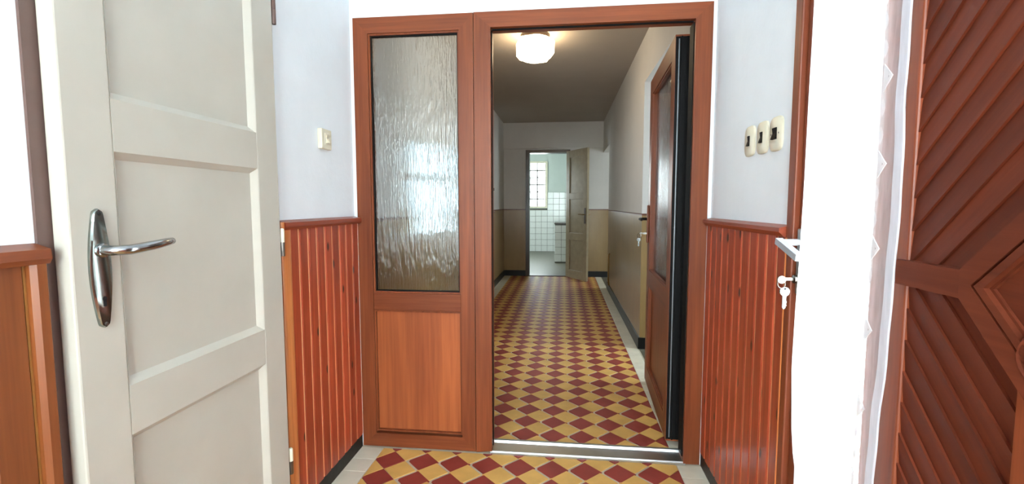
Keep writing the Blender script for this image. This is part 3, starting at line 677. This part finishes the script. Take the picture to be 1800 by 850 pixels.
c1 = curtain('voile_curtain', XC1, sheer_l, sheer_r, .12, 1.965, 'sheer', .005, 5, 'plain sheer voile curtain with white hem beside the diagonal boards', hem=.022)
lace_r = edge([(1563, 0), (1560, 131), (1549, 282), (1537, 429), (1524, 575), (1511, 718), (1500, 850)], XC2)
lace_l = edge([(1432, 0), (1420, 200), (1413, 330), (1405, 450), (1397, 550), (1391, 640), (1390, 740), (1392, 800), (1401, 850), (1425, 900)], XC2)
c2 = curtain('lace_curtain', XC2, lace_l, lace_r, .12, 1.965, 'lace', .0075, 6, 'bright white lace curtain with pointed edging over the entrance glass')
zl = [on_x(a, c, XC2).z for a, c in ((1573, 131), (1562, 282), (1549, 429), (1535, 575), (1521, 718))]
step = (zl[0]-zl[-1])/4
b = MB(); z = .2
zs = []
z = zl[0]
while z < 1.9: zs.append(z); z += step
z = zl[0]-step
while z > .2: zs.append(z); z -= step
for z in zs:
    y = lace_r(z)
    def tri(hw, dp, off): return [(y+off, z-hw), (y+off-dp, z), (y+off, z+hw)]
    o, i = tri(.026, .024, .004), tri(.006, .006, -.006)
    vs = [(XC2-.004, p, q) for p, q in o]+[(XC2-.004, p, q) for p, q in i]
    vs += [(x+.002, p, q) for x, p, q in vs]
    b.add(vs, [(0, 1, 4, 3), (1, 2, 5, 4), (2, 0, 3, 5), (6, 9, 10, 7), (7, 10, 11, 8), (8, 11, 9, 6), (0, 6, 7, 1), (1, 7, 8, 2)])
    for dzl in (-.055, .055):                              # small scallops between the points
        yy = lace_r(z+dzl); vs = [(XC2-.004, yy-.008*math.sin(math.pi*k/6)+.004, z+dzl-.018+.036*k/6) for k in range(7)]
        vs += [(x+.002, p, q) for x, p, q in vs]; b.add(vs, [tuple(range(7)), tuple(range(13, 6, -1))])
b.build('lace_edging', 'edging', c2, False, 'lace edging of triangular points')
rd = thing('curtain_rod', (.62, 1.15, 1.97), 'thin curtain rod above the entrance glass', 'curtain rod')
MB().tube([(.620, .90, 1.975), (.620, 1.36, 1.975)], .006, 10).build('rod', 'steel', rd, True)
for y in (.92, 1.34): MB().box(.620, .647, y-.005, y+.005, 1.970, 1.982).build('bracket', 'steel', rd)

# ------------------------------------------------------------------ switches
def switch(y, z, label, wide):
    t = thing('light_switch', (XR, y, z), label, 'switch', 'rounded switches above the wainscot')
    pl = []
    for k in range(40):
        a = 2*math.pi*k/40; c, s = math.cos(a), math.sin(a); e = 2/4.2
        pl.append((y+.041*math.copysign(abs(c)**e, c), z+.052*math.copysign(abs(s)**e, s)))
    b = MB(); n = 40
    vs = [(XR, p, q) for p, q in pl]+[(XR-.006, p, q) for p, q in pl]+[(XR-.009, y+(p-y)*.9, z+(q-z)*.92) for p, q in pl]
    b.add(vs, [tuple(range(2*n, 3*n))]+[(i, (i+1) % n, (i+1) % n+n, i+n) for i in range(n)]+[(i+n, (i+1) % n+n, (i+1) % n+2*n, i+2*n) for i in range(n)])
    b.build('plate', 'ivory_plastic', t, True)
    hw = .0145 if wide else .0085
    for (a0, a1) in (((-hw, -.0005), (.0005, hw)) if wide else ((-hw, hw),)):
        MB().prism([(XR-.008, z-.017), (XR-.016, z-.016), (XR-.010, z+.002), (XR-.012, z+.018), (XR-.008, z+.018)], lambda p, q, tt: (p, tt, q), y+a0, y+a1).build('rocker', 'black_plastic', t)
    if wide:
        for dy in (-.026, .026): MB().lathe([(.0025, XR-.008), (.0025, XR-.0098)], 10, (0, y+dy, z), 'x').build('screw', 'steel', t)
switch(1.735, 1.420, 'ivory switch with thin black rocker nearest the glazed door frame', False)
switch(1.630, 1.418, 'middle ivory switch with thin black rocker between two others', False)
switch(1.532, 1.416, 'ivory switch with wide black double rocker nearest the entrance door', True)
t = thing('light_switch', (XL, 1.877, 1.472), 'square ivory surface switch beside the fixed glazed panel', 'switch')
MB().box(XL, XL+.020, 1.836, 1.918, 1.431, 1.513, 0, .004).build('box', 'ivory_plastic', t)
MB().box(XL+.019, XL+.0215, 1.860, 1.894, 1.449, 1.495, 0, .001).build('inset', 'ivory_plastic', t)
MB().prism([(XL+.02, 1.455), (XL+.030, 1.457), (XL+.023, 1.474), (XL+.026, 1.489), (XL+.02, 1.489)], lambda p, q, tt: (p, tt, q), 1.868, 1.886).build('rocker', 'ivory_plastic', t)

# ------------------------------------------------------------------ corridor: lamp, end door, small things
lp = thing('ceiling_lamp', (-.235, 3.85, CEIL-.2), 'lit milk-glass ceiling lamp with dark round base', 'lamp')
MB().lathe([(.115, CEIL), (.118, CEIL-.012), (.112, CEIL-.03), (.10, CEIL-.034)], 28, (-.235, 3.85, 0)).build('base', 'old_frame', lp, True)
b = MB(); prof = [(.105, CEIL-.028), (.135, CEIL-.040), (.148, CEIL-.062), (.146, CEIL-.150), (.118, CEIL-.185), (.09, CEIL-.195), (.01, CEIL-.197)]
n = 32; vs = []
for r, h in prof:
    for k in range(n):
        a = 2*math.pi*k/n; rr = r*(1+.035*math.cos(8*a))*(1/ max(abs(math.cos(((a+.2) % (math.pi/3))-math.pi/6)), .1))*.93
        vs.append((-.235+rr*math.cos(a), 3.85+rr*math.sin(a), h))
m = len(prof); b.add(vs, [(i*n+k, i*n+(k+1) % n, (i+1)*n+(k+1) % n, (i+1)*n+k) for i in range(m-1) for k in range(n)]+[tuple(range((m-1)*n, m*n)), tuple(range(n-1, -1, -1))])
b.build('shade', 'lamp', lp, False, 'glowing faceted glass shade')
fr = thing('trim_9', (-.26, YE, 0), 'dark brown frame of the kitchen doorway', 'door frame', None, 'structure')
MB().box(dx0-.03, dx0+.03, YE-.02, YE+.16, 0, dz+.03).build('jamb', 'old_frame', fr); MB().box(dx1-.03, dx1+.03, YE-.02, YE+.16, 0, dz+.03).build('jamb', 'old_frame', fr); MB().box(dx0+.03, dx1-.03, YE-.02, YE+.16, dz-.02, dz+.03).build('head', 'old_frame', fr)
MB().box(dx0+.03, dx1-.03, YE-.02, YE+.16, 0, .012).build('sill', 'old_frame', fr)
ang = math.atan2(-.50, .30)
do = thing('door_5', (.075, YE-.03, .01), 'olive-brown glossy panel door standing open at the corridor end', 'door', None, 'structure', ang, True)
DL = .61; HT = 2.06
def ob(x0, x1, z0, z1, name='stile', ya=-.038, yb=0): MB().box(x0, x1, ya, yb, z0, z1, 0, .003).build(name, 'old_door', do)
ob(0, .1, 0, HT); ob(DL-.1, DL, 0, HT)
for z0, z1 in ((0, .13), (.62, .74), (1.28, 1.38), (HT-.11, HT)): ob(.1, DL-.1, z0, z1, 'rail')
for z0, z1 in ((.13, .62), (.74, 1.28), (1.38, HT-.11)): ob(.1, DL-.1, z0, z1, 'panel', -.024, -.014)
for sy in (-.038, 0):
    s = 1 if sy == 0 else -1
    hp = MB().box(DL-.062, DL-.03, min(sy, sy+s*.006), max(sy, sy+s*.006), .90, 1.14, 0, .002).build('handle_plate', 'old_frame', do)
    MB().tube([(DL-.046, sy, 1.04), (DL-.046, sy+s*.045, 1.04), (DL-.16, sy+s*.048, 1.045)], .008, 8).build('lever', 'brass', hp, True)
ky = thing('key_bunch', (.47, 3.1, .94), 'small keys hanging in the open glazed door leaf', 'keys')
ml = Matrix.Translation((.517, 2.332, .022)) @ Matrix.Rotation(math.atan2(.92, .045), 4, 'Z')
p0 = ml @ Vector((LL-.045, .03, .991)); ky.location = p0; ORG[ky.name] = tuple(p0)
x, y, z = p0
MB().box(x-.025, x, y-.0015, y+.0015, z-.005, z+.005).build('inserted_key', 'steel', ky)
ring = [(x-.03+.012*math.sin(a), y+.002*math.cos(a), z-.016+.014*math.cos(a)) for a in [2*math.pi*k/16 for k in range(16)]]
MB().tube(ring+[ring[0]], .0016, 6).build('key_ring', 'steel', ky, True)
MB().lathe([(.012, y-.002), (.012, y+.002)], 14, (x-.032, 0, z-.042), 'y').box(x-.036, x-.028, y-.002, y+.002, z-.085, z-.05).build('hanging_key', 'chrome', ky)
pp = thing('gas_pipe', (CR-.02, 6.45, .17), 'short curved brass pipe on the corridor dado near its end', 'pipe')
MB().tube([(CR-.012, 6.45, .10), (CR-.022, 6.45, .18), (CR-.022, 6.45, .48), (CR-.02, 6.47, .52), (CR-.004, 6.50, .53)], .010, 8).build('pipe', 'brass', pp, True)
t = thing('light_switch', (XL, 6.62, 1.42), 'small ivory switch on the corridor wall without doorways', 'switch')
MB().box(XL, XL+.012, 6.58, 6.66, 1.38, 1.46, 0, .003).build('plate', 'ivory_plastic', t); MB().box(XL+.011, XL+.018, 6.605, 6.635, 1.40, 1.44, 0, .002).build('rocker', 'black_plastic', t)

d6 = thing('door_6', (XL, 6.0, 0), 'grey-white door with lever in the corridor wall without doorways', 'door', None, 'structure')
MB().box(XL, XL+.012, 5.60, 6.42, .01, 2.0, 0, .003).build('leaf', 'door_white', d6)
MB().box(XL, XL+.02, 5.53, 5.60, 0, 2.07).box(XL, XL+.02, 6.42, 6.49, 0, 2.07).box(XL, XL+.02, 5.60, 6.42, 2.0, 2.07).build('architrave', 'old_frame', d6)
hp = MB().box(XL+.012, XL+.018, 6.35, 6.385, .95, 1.17, 0, .002).build('handle_plate', 'old_frame', d6)
MB().tube([(XL+.016, 6.367, 1.10), (XL+.06, 6.367, 1.10), (XL+.062, 6.25, 1.10)], .008, 8).build('lever', 'old_frame', hp, True)
